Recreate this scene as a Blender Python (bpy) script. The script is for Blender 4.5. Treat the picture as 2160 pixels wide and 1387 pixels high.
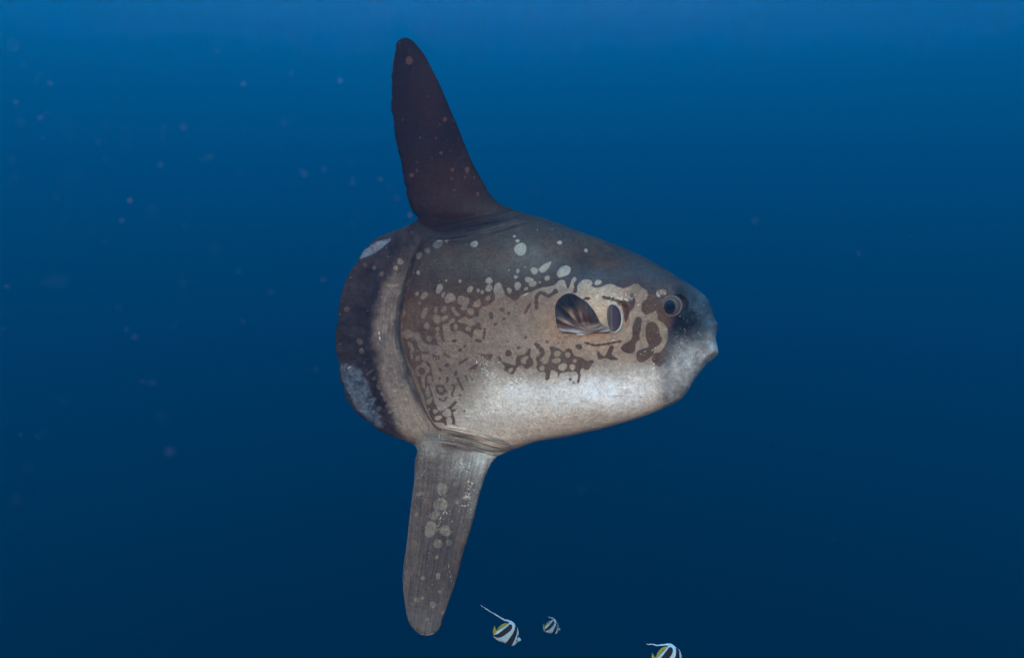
import bpy, math, random
import numpy as np
from mathutils import Vector, Euler

R = math.radians
scene = bpy.context.scene
for o in list(bpy.data.objects):
    bpy.data.objects.remove(o)

# ------------------------------------------------------------------ camera
S = 504.0                 # photo pixels per metre in the plane of the sunfish (y = 0)
CU, CV = 1080.0, 693.5    # picture centre in photo pixels
D = 3.4                   # camera distance from that plane
cam_d = bpy.data.cameras.new("camera")
cam = bpy.data.objects.new("camera", cam_d)
scene.collection.objects.link(cam)
cam.location = (0, -D, 0)
PITCH = R(-10)              # the camera looks slightly down; everything is placed along its axis
PIV_CAM = Vector((0, -D, 0))
ROT = Euler((PITCH, 0, 0)).to_matrix()
cam.rotation_euler = (R(90) + PITCH, 0, 0)
cam_d.sensor_width = 36
cam_d.lens = 36 * D / (2160 / S)
cam_d.clip_start = 0.02
cam_d.clip_end = 3000
cam_d.dof.use_dof = True
cam_d.dof.focus_distance = D - 0.1
cam_d.dof.aperture_fstop = 3.0
scene.camera = cam

# ------------------------------------------------------------------ light
SUN_EL, SUN_AZ = R(16.6), R(172)     # sun stands behind the camera, a little to the left
SUN_DIR = Vector((math.sin(SUN_AZ) * math.cos(SUN_EL) * -1, math.cos(SUN_AZ) * math.cos(SUN_EL), math.sin(SUN_EL)))
world = bpy.data.worlds.new("World")
scene.world = world
world.use_nodes = True
wn = world.node_tree
bg = wn.nodes["Background"]
sky = wn.nodes.new("ShaderNodeTexSky")
sky.sky_type = 'NISHITA'
sky.sun_disc = False
sky.sun_elevation = SUN_EL
sky.sun_rotation = math.atan2(SUN_DIR.x, SUN_DIR.y)
wn.links.new(sky.outputs[0], bg.inputs[0])
bg.inputs[1].default_value = 0.05
sun_d = bpy.data.lights.new("sun", 'SUN')
sun_d.energy = 5.0
sun_d.angle = R(0.5)
sun_d.color = (1.0, 0.87, 0.71)
sun = bpy.data.objects.new("sun", sun_d)
scene.collection.objects.link(sun)
sun.rotation_euler = SUN_DIR.to_track_quat('Z', 'Y').to_euler()
sun.location = (0, -6, 6)

scene.view_settings.view_transform = 'Standard'
scene.view_settings.look = 'None'
scene.view_settings.gamma = 1
scene.view_settings.use_curve_mapping = False
scene.view_settings.exposure = 6.0
scene.cycles.volume_bounces = 0
scene.cycles.max_bounces = 8
scene.cycles.use_denoising = True

# water: one closed volume; its top is the sea surface
WATER_TOP = 29.0
SCATTER = (0.00005, 0.0131, 0.0362)    # per metre
EXTINCT = (0.0469, 0.0496, 0.0523)     # per metre
WATER_G = 0.3


# ------------------------------------------------------------------ helpers
def tag(o, label=None, cat=None, group=None, kind=None):
    if label: o["label"] = label
    if cat: o["category"] = cat
    if group: o["group"] = group
    if kind: o["kind"] = kind


def lin(c):
    c = np.asarray(c, float) / 255.0
    return np.where(c <= 0.04045, c / 12.92, ((c + 0.055) / 1.055) ** 2.4)


def at(u, v, y):
    """world point seen at photo pixel (u, v), standing at depth y"""
    k = (D + y) / D
    return PIV_CAM + ROT @ (Vector(((u - CU) / S * k, y, (CV - v) / S * k)) - PIV_CAM)


def sstep(a, b, x):
    t = np.clip((x - a) / (b - a), 0, 1)
    return t * t * (3 - 2 * t)


def gauss(u, v, cu, cv, su, sv, rot=0.0):
    c, s = math.cos(R(rot)), math.sin(R(rot))
    x = (u - cu) * c - (v - cv) * s
    y = (u - cu) * s + (v - cv) * c
    return np.exp(-0.5 * ((x / su) ** 2 + (y / sv) ** 2))


def seg_dist(u, v, pts, closed=False):
    """distance to a polyline, arc position and signed side of the nearest segment"""
    pts = np.asarray(pts, float)
    n = len(pts)
    m = n if closed else n - 1
    best = np.full(u.shape, 1e9)
    arc = np.zeros(u.shape)
    side = np.ones(u.shape)
    acc = 0.0
    for i in range(m):
        a, b = pts[i], pts[(i + 1) % n]
        d = b - a
        L = math.hypot(*d) + 1e-9
        t = np.clip(((u - a[0]) * d[0] + (v - a[1]) * d[1]) / (L * L), 0, 1)
        px, py = u - (a[0] + d[0] * t), v - (a[1] + d[1] * t)
        q = px * px + py * py
        k = q < best
        best = np.where(k, q, best)
        arc = np.where(k, acc + t * L, arc)
        side = np.where(k, np.sign(d[0] * (v - a[1]) - d[1] * (u - a[0])), side)
        acc += L
    return np.sqrt(best), arc, side


def poly_inside(u, v, pts):
    pts = np.asarray(pts, float)
    ins = np.zeros(u.shape, bool)
    n = len(pts)
    for i in range(n):
        x1, y1 = pts[i]
        x2, y2 = pts[(i + 1) % n]
        if y1 == y2:
            continue
        c = ((y1 > v) != (y2 > v)) & (u < (x2 - x1) * (v - y1) / (y2 - y1) + x1)
        ins ^= c
    return ins


def poly_sdf(u, v, pts):
    """signed distance to a closed polygon, positive inside"""
    out = np.empty(u.shape)
    f_u, f_v, f_o = u.ravel(), v.ravel(), out.ravel()
    for i in range(0, f_u.size, 40000):
        a, b = f_u[i:i + 40000], f_v[i:i + 40000]
        d = seg_dist(a, b, pts, True)[0]
        f_o[i:i + 40000] = np.where(poly_inside(a, b, pts), d, -d)
    return f_o.reshape(u.shape)


def smooth_closed(pts, sub=3):
    """closed Catmull-Rom through the points"""
    p = np.asarray(pts, float)
    n = len(p)
    out = []
    for i in range(n):
        p0, p1, p2, p3 = p[i - 1], p[i], p[(i + 1) % n], p[(i + 2) % n]
        for k in range(sub):
            t = k / sub
            out.append(0.5 * ((2 * p1) + (-p0 + p2) * t + (2 * p0 - 5 * p1 + 4 * p2 - p3) * t * t + (-p0 + 3 * p1 - 3 * p2 + p3) * t ** 3))
    return np.array(out)


def smooth_open(pts, sub=4):
    p = np.asarray(pts, float)
    p = np.vstack([2 * p[0] - p[1], p, 2 * p[-1] - p[-2]])
    out = []
    for i in range(1, len(p) - 2):
        p0, p1, p2, p3 = p[i - 1], p[i], p[i + 1], p[i + 2]
        for k in range(sub):
            t = k / sub
            out.append(0.5 * ((2 * p1) + (-p0 + p2) * t + (2 * p0 - 5 * p1 + 4 * p2 - p3) * t * t + (-p0 + 3 * p1 - 3 * p2 + p3) * t ** 3))
    out.append(p[-2])
    return np.array(out)


_rng = np.random.RandomState(7)
_lat = _rng.rand(64, 64)


def vnoise(u, v, scale, off=0.0):
    """smooth value noise in [-1, 1]"""
    x, y = u / scale + off * 7.3 + 100, v / scale + off * 3.1 + 100
    xi, yi = np.floor(x).astype(int), np.floor(y).astype(int)
    fx, fy = x - xi, y - yi
    fx, fy = fx * fx * (3 - 2 * fx), fy * fy * (3 - 2 * fy)
    g = lambda a, b: _lat[a % 64, b % 64]
    r = (g(xi, yi) * (1 - fx) + g(xi + 1, yi) * fx) * (1 - fy) + (g(xi, yi + 1) * (1 - fx) + g(xi + 1, yi + 1) * fx) * fy
    return r * 2 - 1


def sheet(outline, cell, hfun, cfun=None):
    """A closed, lens-like solid over a 2-D outline (pixels): the grid is clipped
    exactly at the outline, both faces share the rim.  hfun = half thickness,
    cfun = offset of the middle surface.  Returns u, v, w, d, faces."""
    o = np.asarray(outline, float)
    lo, hi = o.min(0) - 2.5 * cell, o.max(0) + 2.5 * cell
    gu = np.arange(lo[0], hi[0], cell)
    gv = np.arange(lo[1], hi[1], cell)
    U, V = np.meshgrid(gu, gv, indexing='ij')
    SD = poly_sdf(U, V, o)
    SD = np.where(np.abs(SD) < 0.04 * cell, 0.04 * cell, SD)
    ins = SD > 0
    nu, nv = U.shape
    idx = np.full(U.shape, -1)
    idx[ins] = np.arange(ins.sum())
    n_in = int(ins.sum())
    us, vs = list(U[ins]), list(V[ins])
    cross = {}
    cu, cv = [], []

    def cut(a, b):
        k = (a, b) if a < b else (b, a)
        if k not in cross:
            sa, sb = SD[k[0]], SD[k[1]]
            t = sa / (sa - sb)
            cross[k] = len(cu)
            cu.append(U[k[0]] + (U[k[1]] - U[k[0]]) * t)
            cv.append(V[k[0]] + (V[k[1]] - V[k[0]]) * t)
        return cross[k]

    c = ins[:-1, :-1].astype(int) + ins[1:, :-1] + ins[1:, 1:] + ins[:-1, 1:]
    fi, fj = np.nonzero(c == 4)
    full = np.stack([idx[fi, fj], idx[fi + 1, fj], idx[fi + 1, fj + 1], idx[fi, fj + 1]], 1)
    bi, bj = np.nonzero((c > 0) & (c < 4))
    bfaces = []
    for i, j in zip(bi.tolist(), bj.tolist()):
        q = [(i, j), (i + 1, j), (i + 1, j + 1), (i, j + 1)]
        f = []
        for k in range(4):
            a, b = q[k], q[(k + 1) % 4]
            if ins[a]:
                f.append(('n', int(idx[a])))
            if ins[a] != ins[b]:
                f.append(('c', cut(a, b)))
        if len(f) >= 3:
            bfaces.append(f)
    nc = len(cu)
    u = np.concatenate([U[ins], U[ins], np.array(cu)])
    v = np.concatenate([V[ins], V[ins], np.array(cv)])
    d = np.concatenate([SD[ins], SD[ins], np.zeros(nc)])
    h = hfun(U[ins], V[ins], SD[ins])
    mid = cfun(u, v) if cfun else np.zeros(len(u))
    w = mid + np.concatenate([h, -h, np.zeros(nc)])
    faces = []
    # photo v grows downwards: (i,j)->(i+1,j)->... is clockwise seen by the camera, so turn it round for the near face
    faces += [tuple(f[::-1]) for f in full.tolist()]
    faces += [tuple(k + n_in for k in f) for f in full.tolist()]
    for f in bfaces:
        faces.append(tuple((k if t == 'n' else 2 * n_in + k) for t, k in f[::-1]))
        faces.append(tuple((k + n_in if t == 'n' else 2 * n_in + k) for t, k in f))
    return u, v, w, d, faces


def make_mesh(name, co, faces, mats, attrs=None, smooth=True, normals=None):
    me = bpy.data.meshes.new(name)
    me.from_pydata([tuple(p) for p in co], [], faces)
    if smooth:
        me.polygons.foreach_set("use_smooth", [True] * len(me.polygons))
    for k, a in (attrs or {}).items():
        a = np.asarray(a, np.float32)
        if a.ndim == 1:
            at_ = me.attributes.new(k, 'FLOAT', 'POINT')
            at_.data.foreach_set("value", a)
        elif a.shape[1] == 3:
            at_ = me.attributes.new(k, 'FLOAT_VECTOR', 'POINT')
            at_.data.foreach_set("vector", a.ravel())
    for m in (mats if isinstance(mats, (list, tuple)) else [mats]):
        me.materials.append(m)
    if normals is not None:
        me.normals_split_custom_set_from_vertices([tuple(n) for n in normals])
    me.update()
    return me


def link(name, me, parent=None, loc=(0, 0, 0)):
    o = bpy.data.objects.new(name, me)
    scene.collection.objects.link(o)
    o.location = loc
    if parent:
        o.parent = parent
    return o


def empty(name, loc):
    o = bpy.data.objects.new(name, None)
    scene.collection.objects.link(o)
    o.location = loc
    o.empty_display_size = 0.1
    return o


def tube(path, radii, seg=10):
    """tapered tube through 3-D points, closed with round-ish ends"""
    path = [Vector(p) for p in path]
    co, faces = [], []
    n = len(path)
    for i, p in enumerate(path):
        t = (path[min(i + 1, n - 1)] - path[max(i - 1, 0)]).normalized()
        a = t.cross(Vector((0, 1, 0.01))).normalized()
        b = t.cross(a)
        for k in range(seg):
            an = 2 * math.pi * k / seg
            co.append(p + (a * math.cos(an) + b * math.sin(an)) * radii[i])
    for i in range(n - 1):
        for k in range(seg):
            k2 = (k + 1) % seg
            faces.append((i * seg + k, i * seg + k2, (i + 1) * seg + k2, (i + 1) * seg + k))
    faces.append(tuple(range(seg))[::-1])
    faces.append(tuple((n - 1) * seg + k for k in range(seg)))
    return co, faces


def loop_tube(path, radii, seg=10):
    path = [Vector(p) for p in path]
    co, faces = [], []
    n = len(path)
    for i, p in enumerate(path):
        t = (path[(i + 1) % n] - path[i - 1]).normalized()
        a = t.cross(Vector((0, 1, 0.01))).normalized()
        b = t.cross(a)
        for k in range(seg):
            an = 2 * math.pi * k / seg
            co.append(p + (a * math.cos(an) + b * math.sin(an)) * radii[i])
    for i in range(n):
        j = (i + 1) % n
        for k in range(seg):
            k2 = (k + 1) % seg
            faces.append((i * seg + k, i * seg + k2, j * seg + k2, j * seg + k))
    return co, faces


def dome(r, depth, rings=10, seg=28, ax=1.0, az=1.0):
    """round cap bulging to -Y"""
    co, faces = [(0, -depth, 0)], []
    for i in range(1, rings + 1):
        a = i / rings * math.pi / 2
        for k in range(seg):
            t = 2 * math.pi * k / seg
            co.append((r * ax * math.sin(a) * math.cos(t), -depth * math.cos(a), r * az * math.sin(a) * math.sin(t)))
    for k in range(seg):
        faces.append((0, 1 + k, 1 + (k + 1) % seg))
    for i in range(rings - 1):
        for k in range(seg):
            k2 = (k + 1) % seg
            a, b = 1 + i * seg, 1 + (i + 1) * seg
            faces.append((a + k, b + k, b + k2, a + k2))
    return co, faces


# ------------------------------------------------------------------ materials
def new_mat(name):
    m = bpy.data.materials.new(name)
    m.use_nodes = True
    nt = m.node_tree
    b = nt.nodes["Principled BSDF"]
    return m, nt, b


class N:
    """small node-graph writer"""
    def __init__(self, nt): self.nt = nt
    def node(self, t, **kw):
        n = self.nt.nodes.new(t)
        for k, v in kw.items(): setattr(n, k, v)
        return n
    def set(self, sock, v):
        if hasattr(v, "is_output"): self.nt.links.new(v, sock)
        else: sock.default_value = v
    def attr(self, name): return self.node("ShaderNodeAttribute", attribute_name=name)
    def math(self, op, a, b=0.0, c=None, clamp=False):
        n = self.node("ShaderNodeMath", operation=op, use_clamp=clamp)
        self.set(n.inputs[0], a); self.set(n.inputs[1], b)
        if c is not None: self.set(n.inputs[2], c)
        return n.outputs[0]
    def vmath(self, op, a, b):
        n = self.node("ShaderNodeVectorMath", operation=op)
        self.set(n.inputs[0], a); self.set(n.inputs[1], b)
        return n.outputs[0]
    def mix(self, f, a, b, blend='MIX'):
        n = self.node("ShaderNodeMix", data_type='RGBA', blend_type=blend)
        self.set(n.inputs[0], f); self.set(n.inputs[6], a); self.set(n.inputs[7], b)
        return n.outputs[2]
    def noise(self, vec, scale, detail=2.0, rough=0.5):
        n = self.node("ShaderNodeTexNoise")
        self.set(n.inputs["Vector"], vec)
        n.inputs["Scale"].default_value = scale
        n.inputs["Detail"].default_value = detail
        n.inputs["Roughness"].default_value = rough
        return n.outputs[0]
    def step(self, x, lo, hi, a=0.0, b=1.0):
        n = self.node("ShaderNodeMapRange", interpolation_type='SMOOTHSTEP')
        self.set(n.inputs[0], x)
        n.inputs[1].default_value = lo; n.inputs[2].default_value = hi
        n.inputs[3].default_value = a; n.inputs[4].default_value = b
        return n.outputs[0]
    def bump(self, h, strength, dist, normal=None):
        n = self.node("ShaderNodeBump")
        n.inputs["Strength"].default_value = strength
        n.inputs["Distance"].default_value = dist
        self.set(n.inputs["Height"], h)
        if normal is not None: self.set(n.inputs["Normal"], normal)
        return n.outputs[0]


def skin_material():
    """sunfish hide: two pigments divided by the traced mottling, fibre streaks, grain,
    pale scurf, tiny nicks"""
    m, nt, b = new_mat("sunfish_skin")
    g = N(nt)
    co = g.node("ShaderNodeTexCoord").outputs["Object"]
    n1 = g.noise(co, 110, 2)
    n2 = g.noise(co, 320, 2, 0.6)
    n3 = g.noise(co, 14, 3)
    mark = g.attr("mark").outputs["Fac"]
    edge = g.math('MULTIPLY_ADD', g.math('SUBTRACT', n1, 0.5), 3.2, mark)
    n6 = g.noise(co, 46, 3, 0.6)
    edge = g.math('MULTIPLY_ADD', g.math('SUBTRACT', n6, 0.5), 1.6, edge)
    f = g.step(edge, -1.3, 1.3, 0.0, 0.97)
    col = g.mix(f, g.attr("light_pigment").outputs["Vector"], g.attr("dark_pigment").outputs["Vector"])
    # grain
    gr = g.math('MULTIPLY_ADD', g.math('SUBTRACT', n2, 0.5), 1.1, 1.0)
    gr = g.math('MULTIPLY', gr, g.math('MULTIPLY_ADD', g.math('SUBTRACT', n3, 0.5), 0.55, 1.0))
    gr = g.math('MULTIPLY', gr, g.math('MULTIPLY_ADD', g.math('SUBTRACT', n1, 0.5), 0.6, 1.0))
    gr = g.math('MULTIPLY', gr, g.math('MULTIPLY_ADD', g.math('SUBTRACT', n6, 0.5), 0.75, 1.0))
    # long faint scratches and mucus lines
    mp = g.node("ShaderNodeMapping")
    g.set(mp.inputs["Vector"], co)
    mp.inputs["Rotation"].default_value = (0, 0.5, 0)
    mp.inputs["Scale"].default_value = (12, 30, 160)
    n7 = g.noise(mp.outputs[0], 1.0, 3, 0.65)
    gr = g.math('MULTIPLY', gr, g.math('MULTIPLY_ADD', g.math('SUBTRACT', n7, 0.5), 0.28, 1.0))
    # fibres
    st = g.noise(g.attr("flow").outputs["Vector"], 1.0, 3, 0.62)
    sa = g.attr("streak").outputs["Fac"]
    stv = g.math('MULTIPLY', g.math('SUBTRACT', st, 0.5), g.math('MULTIPLY', sa, 3.0))
    gr = g.math('MULTIPLY', gr, g.math('MAXIMUM', g.math('ADD', stv, 1.0), 0.25))
    col = g.mix(1.0, col, g.node("ShaderNodeCombineColor").outputs[0], 'MULTIPLY')
    cc = nt.nodes[-1] if False else [n for n in nt.nodes if n.bl_idname == "ShaderNodeCombineColor"][0]
    for k in range(3):
        nt.links.new(gr, cc.inputs[k])
    # scurf: clustered white crumbs
    cr = g.attr("scurf").outputs["Fac"]
    n4 = g.noise(co, 120, 3, 0.75)
    n5 = g.noise(co, 40, 2, 0.5)
    th = g.math('MULTIPLY_ADD', cr, 0.34, g.math('MULTIPLY_ADD', g.math('SUBTRACT', n5, 0.5), 0.35, n4))
    sc = g.math('MULTIPLY', g.step(th, 0.77, 0.84), g.step(cr, 0.02, 0.3))
    col = g.mix(g.math('MULTIPLY', sc, 0.66), col, (0.74, 0.72, 0.60, 1))
    # pin-prick white specks all over
    vo = g.node("ShaderNodeTexVoronoi")
    g.set(vo.inputs["Vector"], co)
    vo.inputs["Scale"].default_value = 52
    wn_ = g.node("ShaderNodeTexWhiteNoise")
    nt.links.new(vo.outputs["Position"], wn_.inputs["Vector"])
    pk = g.math('MULTIPLY', g.math('LESS_THAN', vo.outputs["Distance"], 0.085), g.math('GREATER_THAN', wn_.outputs["Value"], 0.80))
    col = g.mix(g.math('MULTIPLY', pk, 0.55), col, (0.66, 0.64, 0.55, 1))
    # nicks
    nk = g.math('MULTIPLY', g.step(g.attr("nick").outputs["Fac"], -0.6, 0.7), g.step(n1, 0.35, 0.6))
    col = g.mix(g.math('MULTIPLY', nk, 0.7), col, (0.75, 0.74, 0.62, 1))
    nt.links.new(col, b.inputs["Base Color"])
    ro = g.math('MULTIPLY_ADD', n1, 0.3, 0.48)
    nt.links.new(ro, b.inputs["Roughness"])
    b.inputs["Specular IOR Level"].default_value = 0.025
    hgt = g.math('MULTIPLY_ADD', n2, 0.5, g.math('MULTIPLY_ADD', n6, 2.2, g.math('MULTIPLY_ADD', n7, 0.5, g.math('MULTIPLY', n1, 0.9))))
    hgt = g.math('ADD', hgt, g.math('MULTIPLY', g.math('MULTIPLY', st, sa), 1.6))
    nt.links.new(g.bump(hgt, 0.75, 0.005), b.inputs["Normal"])
    return m


def attr_material(name, rough=0.5, spec=0.3, grain=0.3, scale=300, bump=0.3):
    m, nt, b = new_mat(name)
    g = N(nt)
    co = g.node("ShaderNodeTexCoord").outputs["Object"]
    n = g.noise(co, scale, 3, 0.6)
    f = g.math('MULTIPLY_ADD', g.math('SUBTRACT', n, 0.5), grain * 2, 1.0)
    cc = g.node("ShaderNodeCombineColor")
    for k in range(3): nt.links.new(f, cc.inputs[k])
    col = g.mix(1.0, g.attr("pigment").outputs["Vector"], cc.outputs[0], 'MULTIPLY')
    nt.links.new(col, b.inputs["Base Color"])
    b.inputs["Roughness"].default_value = rough
    b.inputs["Specular IOR Level"].default_value = spec * 0.12
    nt.links.new(g.bump(n, bump, 0.003), b.inputs["Normal"])
    return m


def plain_material(name, col, rough=0.5, spec=0.3, grain=0.15, scale=200, bump=0.2, coat=0.0):
    m, nt, b = new_mat(name)
    g = N(nt)
    co = g.node("ShaderNodeTexCoord").outputs["Object"]
    n = g.noise(co, scale, 3, 0.6)
    c0 = tuple(x * (1 - grain) for x in col) + (1,)
    c1 = tuple(x * (1 + grain) for x in col) + (1,)
    nt.links.new(g.mix(n, c0, c1), b.inputs["Base Color"])
    b.inputs["Roughness"].default_value = rough
    b.inputs["Specular IOR Level"].default_value = spec * 0.12
    b.inputs["Coat Weight"].default_value = coat
    nt.links.new(g.bump(n, bump, 0.002), b.inputs["Normal"])
    return m


def band_material(name):
    """black bars on pearly white, divided by the bar distance stored on the mesh"""
    m, nt, b = new_mat(name)
    g = N(nt)
    f = g.step(g.attr("bar").outputs["Fac"], -0.35, 0.35)
    co = g.node("ShaderNodeTexCoord").outputs["Object"]
    n = g.noise(co, 420, 3, 0.6)
    w = g.mix(n, (0.30, 0.43, 0.42, 1), (0.44, 0.60, 0.57, 1))
    k = g.mix(n, (0.010, 0.009, 0.012, 1), (0.03, 0.025, 0.03, 1))
    nt.links.new(g.mix(f, w, k), b.inputs["Base Color"])
    b.inputs["Roughness"].default_value = 0.4
    b.inputs["Specular IOR Level"].default_value = 0.03
    nt.links.new(g.bump(n, 0.25, 0.002), b.inputs["Normal"])
    return m


# ------------------------------------------------------------------ the water
def build_water():
    x, y0, y1, zb, zt = 700.0, -900.0, 700.0, -200.0, WATER_TOP
    co = [(sx * x, yy, zz) for zz in (zb, zt) for yy in (y0, y1) for sx in (-1, 1)]
    fc = [(0, 2, 3, 1), (4, 5, 7, 6), (0, 1, 5, 4), (2, 6, 7, 3), (0, 4, 6, 2), (1, 3, 7, 5)]
    m = bpy.data.materials.new("sea_water")
    m.use_nodes = True
    nt = m.node_tree
    nt.nodes.clear()
    out = nt.nodes.new("ShaderNodeOutputMaterial")
    sc = nt.nodes.new("ShaderNodeVolumeScatter")
    ab = nt.nodes.new("ShaderNodeVolumeAbsorption")
    ad = nt.nodes.new("ShaderNodeAddShader")
    k = max(SCATTER)
    sc.inputs["Color"].default_value = tuple(s / k for s in SCATTER) + (1,)
    sc.inputs["Density"].default_value = k
    sc.inputs["Anisotropy"].default_value = WATER_G
    # absorption coefficient = density * (1 - colour)
    a = [e - s for e, s in zip(EXTINCT, SCATTER)]
    ka = max(a) * 1.0001
    ab.inputs["Color"].default_value = tuple(1 - q / ka for q in a) + (1,)
    ab.inputs["Density"].default_value = ka
    # Volume Scatter adds density*(1-colour) to nothing in this node: scattering only
    nt.links.new(sc.outputs[0], ad.inputs[0])
    nt.links.new(ab.outputs[0], ad.inputs[1])
    nt.links.new(ad.outputs[0], out.inputs["Volume"])
    me = make_mesh("water", co, fc, m, smooth=False)
    o = link("water", me)
    tag(o, kind="structure")
    return o


build_water()

# ------------------------------------------------------------------ the sunfish: outline
OUT = [(882, 461), (868, 470), (853, 478), (831, 487), (810, 496), (792, 504), (775, 519), (762, 537), (753, 552), (740, 567),
       (733, 586), (726, 604), (719, 632), (714.6, 653), (713, 673), (709, 690), (707, 706), (707.5, 722), (709, 741), (713, 756),
       (715.7, 782), (718, 803), (727, 815), (731, 840), (747, 862), (760, 879), (773, 886), (792, 903), (814, 914), (836, 922),
       (859, 931), (874, 938), (880.5, 952), (875, 970), (873.6, 1011), (868, 1053), (863, 1094), (858, 1143), (851, 1191), (849.4, 1229),
       (854, 1271), (860, 1305), (872, 1325), (886, 1336.5), (903, 1339.5), (919, 1333), (929, 1321), (934, 1302), (944.6, 1274), (958, 1236),
       (969, 1198), (979, 1160), (989, 1129), (1000, 1091), (1008.6, 1053), (1019, 1018), (1031, 987), (1045, 966), (1059, 957.5), (1079, 949),
       (1107, 939), (1132, 930), (1165, 925), (1197, 920.5), (1230, 912.5), (1262, 906), (1295, 897), (1327, 888), (1360, 877), (1385, 867),
       (1409, 857), (1429, 847), (1442, 836), (1453, 821), (1461, 805), (1472, 790), (1485, 773), (1500, 760), (1511, 750), (1514, 741),
       (1511, 727), (1508, 713), (1510, 700), (1513.5, 688), (1512, 680), (1506.7, 673), (1503, 663), (1500, 649), (1497, 638), (1489, 625.5),
       (1474, 612.5), (1455, 599.5), (1431, 586), (1409, 571), (1388, 558.5), (1364, 545.5), (1338, 532.5), (1312, 521.5), (1284, 511), (1256, 500),
       (1230, 491), (1204, 481.5), (1178, 471), (1152, 462), (1126, 455), (1100, 448), (1076, 439), (1054, 429.5), (1033, 409), (1019, 383.5),
       (1006, 361), (993, 336), (977.6, 298), (965, 266), (952, 236), (939.5, 206), (927, 177), (911, 146), (898, 120), (884, 101),
       (873, 88.5), (863.5, 82), (854, 79.7), (844, 83), (836.5, 93), (833, 108), (830, 127), (827, 152), (825.4, 184), (826, 212),
       (826, 234), (830, 257), (833, 282), (838, 304), (841, 326), (847.6, 345), (849, 364.5), (854, 387), (857, 406), (863, 428),
       (871, 447)]
OUT = smooth_closed(OUT, 4)
# the rudder's trailing edge is scalloped and frayed
_q = (OUT[:, 0] < 860) & (OUT[:, 1] > 478) & (OUT[:, 1] < 932)
_c = np.array([1000.0, 700.0])
_dir = (OUT - _c) / np.linalg.norm(OUT - _c, axis=1)[:, None]
_amp = vnoise(OUT[:, 0] + OUT[:, 1] * 2, OUT[:, 1] * 3, 16.0) * 1.5 + vnoise(OUT[:, 0], OUT[:, 1] * 2, 60.0, 2) * 1.5
OUT = np.where(_q[:, None], OUT + _dir * _amp[:, None], OUT)
_q = (OUT[:, 1] < 440) & (OUT[:, 0] < 870)
OUT[:, 0] += np.where(_q, vnoise(OUT[:, 1], OUT[:, 1], 14.0, 5) * 2.0, 0)

# crease between trunk and rudder, top to bottom
CREASE = smooth_open([(912, 497), (897, 520), (884, 545), (872, 578), (862, 610), (851, 650), (846, 690), (849, 722), (858, 755), (866, 785),
                      (877, 815), (888, 845), (902, 875), (918, 897), (934, 908)], 4)
DBASE = smooth_open([(880, 466), (900, 482), (930, 488), (980, 482), (1040, 470), (1085, 458), (1118, 452)], 4)
ABASE = smooth_open([(874, 940), (905, 930), (940, 926), (990, 936), (1030, 948), (1062, 957)], 4)

_top = np.array([(690, 640), (760, 556), (830, 498), (882, 478), (960, 470), (1050, 456), (1100, 448), (1152, 462), (1204, 481), (1256, 500), (1312, 521),
                 (1364, 545), (1409, 571), (1455, 599), (1489, 625), (1506, 650), (1530, 690)], float)
_bot = np.array([(690, 760), (760, 880), (830, 920), (880, 937), (960, 946), (1060, 950), (1107, 940), (1165, 925), (1230, 912), (1295, 897), (1360, 877),
                 (1409, 857), (1442, 836), (1461, 805), (1485, 773), (1510, 750), (1530, 735)], float)
_tt = np.array([(690, 1), (800, 3), (850, 8), (880, 22), (920, 44), (980, 68), (1050, 86), (1130, 98), (1220, 101), (1320, 94), (1400, 82), (1450, 68),
                (1490, 48), (1520, 34)], float)
_ux = np.arange(690, 1531, 1.0)


def _sm(a, s=14):
    k = np.exp(-0.5 * (np.arange(-3 * s, 3 * s + 1) / s) ** 2)
    k /= k.sum()
    return np.convolve(np.pad(a, 3 * s, mode='edge'), k, 'valid')


_topv = _sm(np.interp(_ux, _top[:, 0], _top[:, 1]), 10)
_botv = _sm(np.interp(_ux, _bot[:, 0], _bot[:, 1]), 10)
_tv = _sm(np.interp(_ux, _tt[:, 0], _tt[:, 1]), 14)


def rim(d, w):
    return np.sqrt(np.clip(1 - (1 - np.clip(d / w, 0, 1)) ** 2, 0, 1))


GILL_C = (1297, 670)
EYE_C = (1416, 645)


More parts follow.
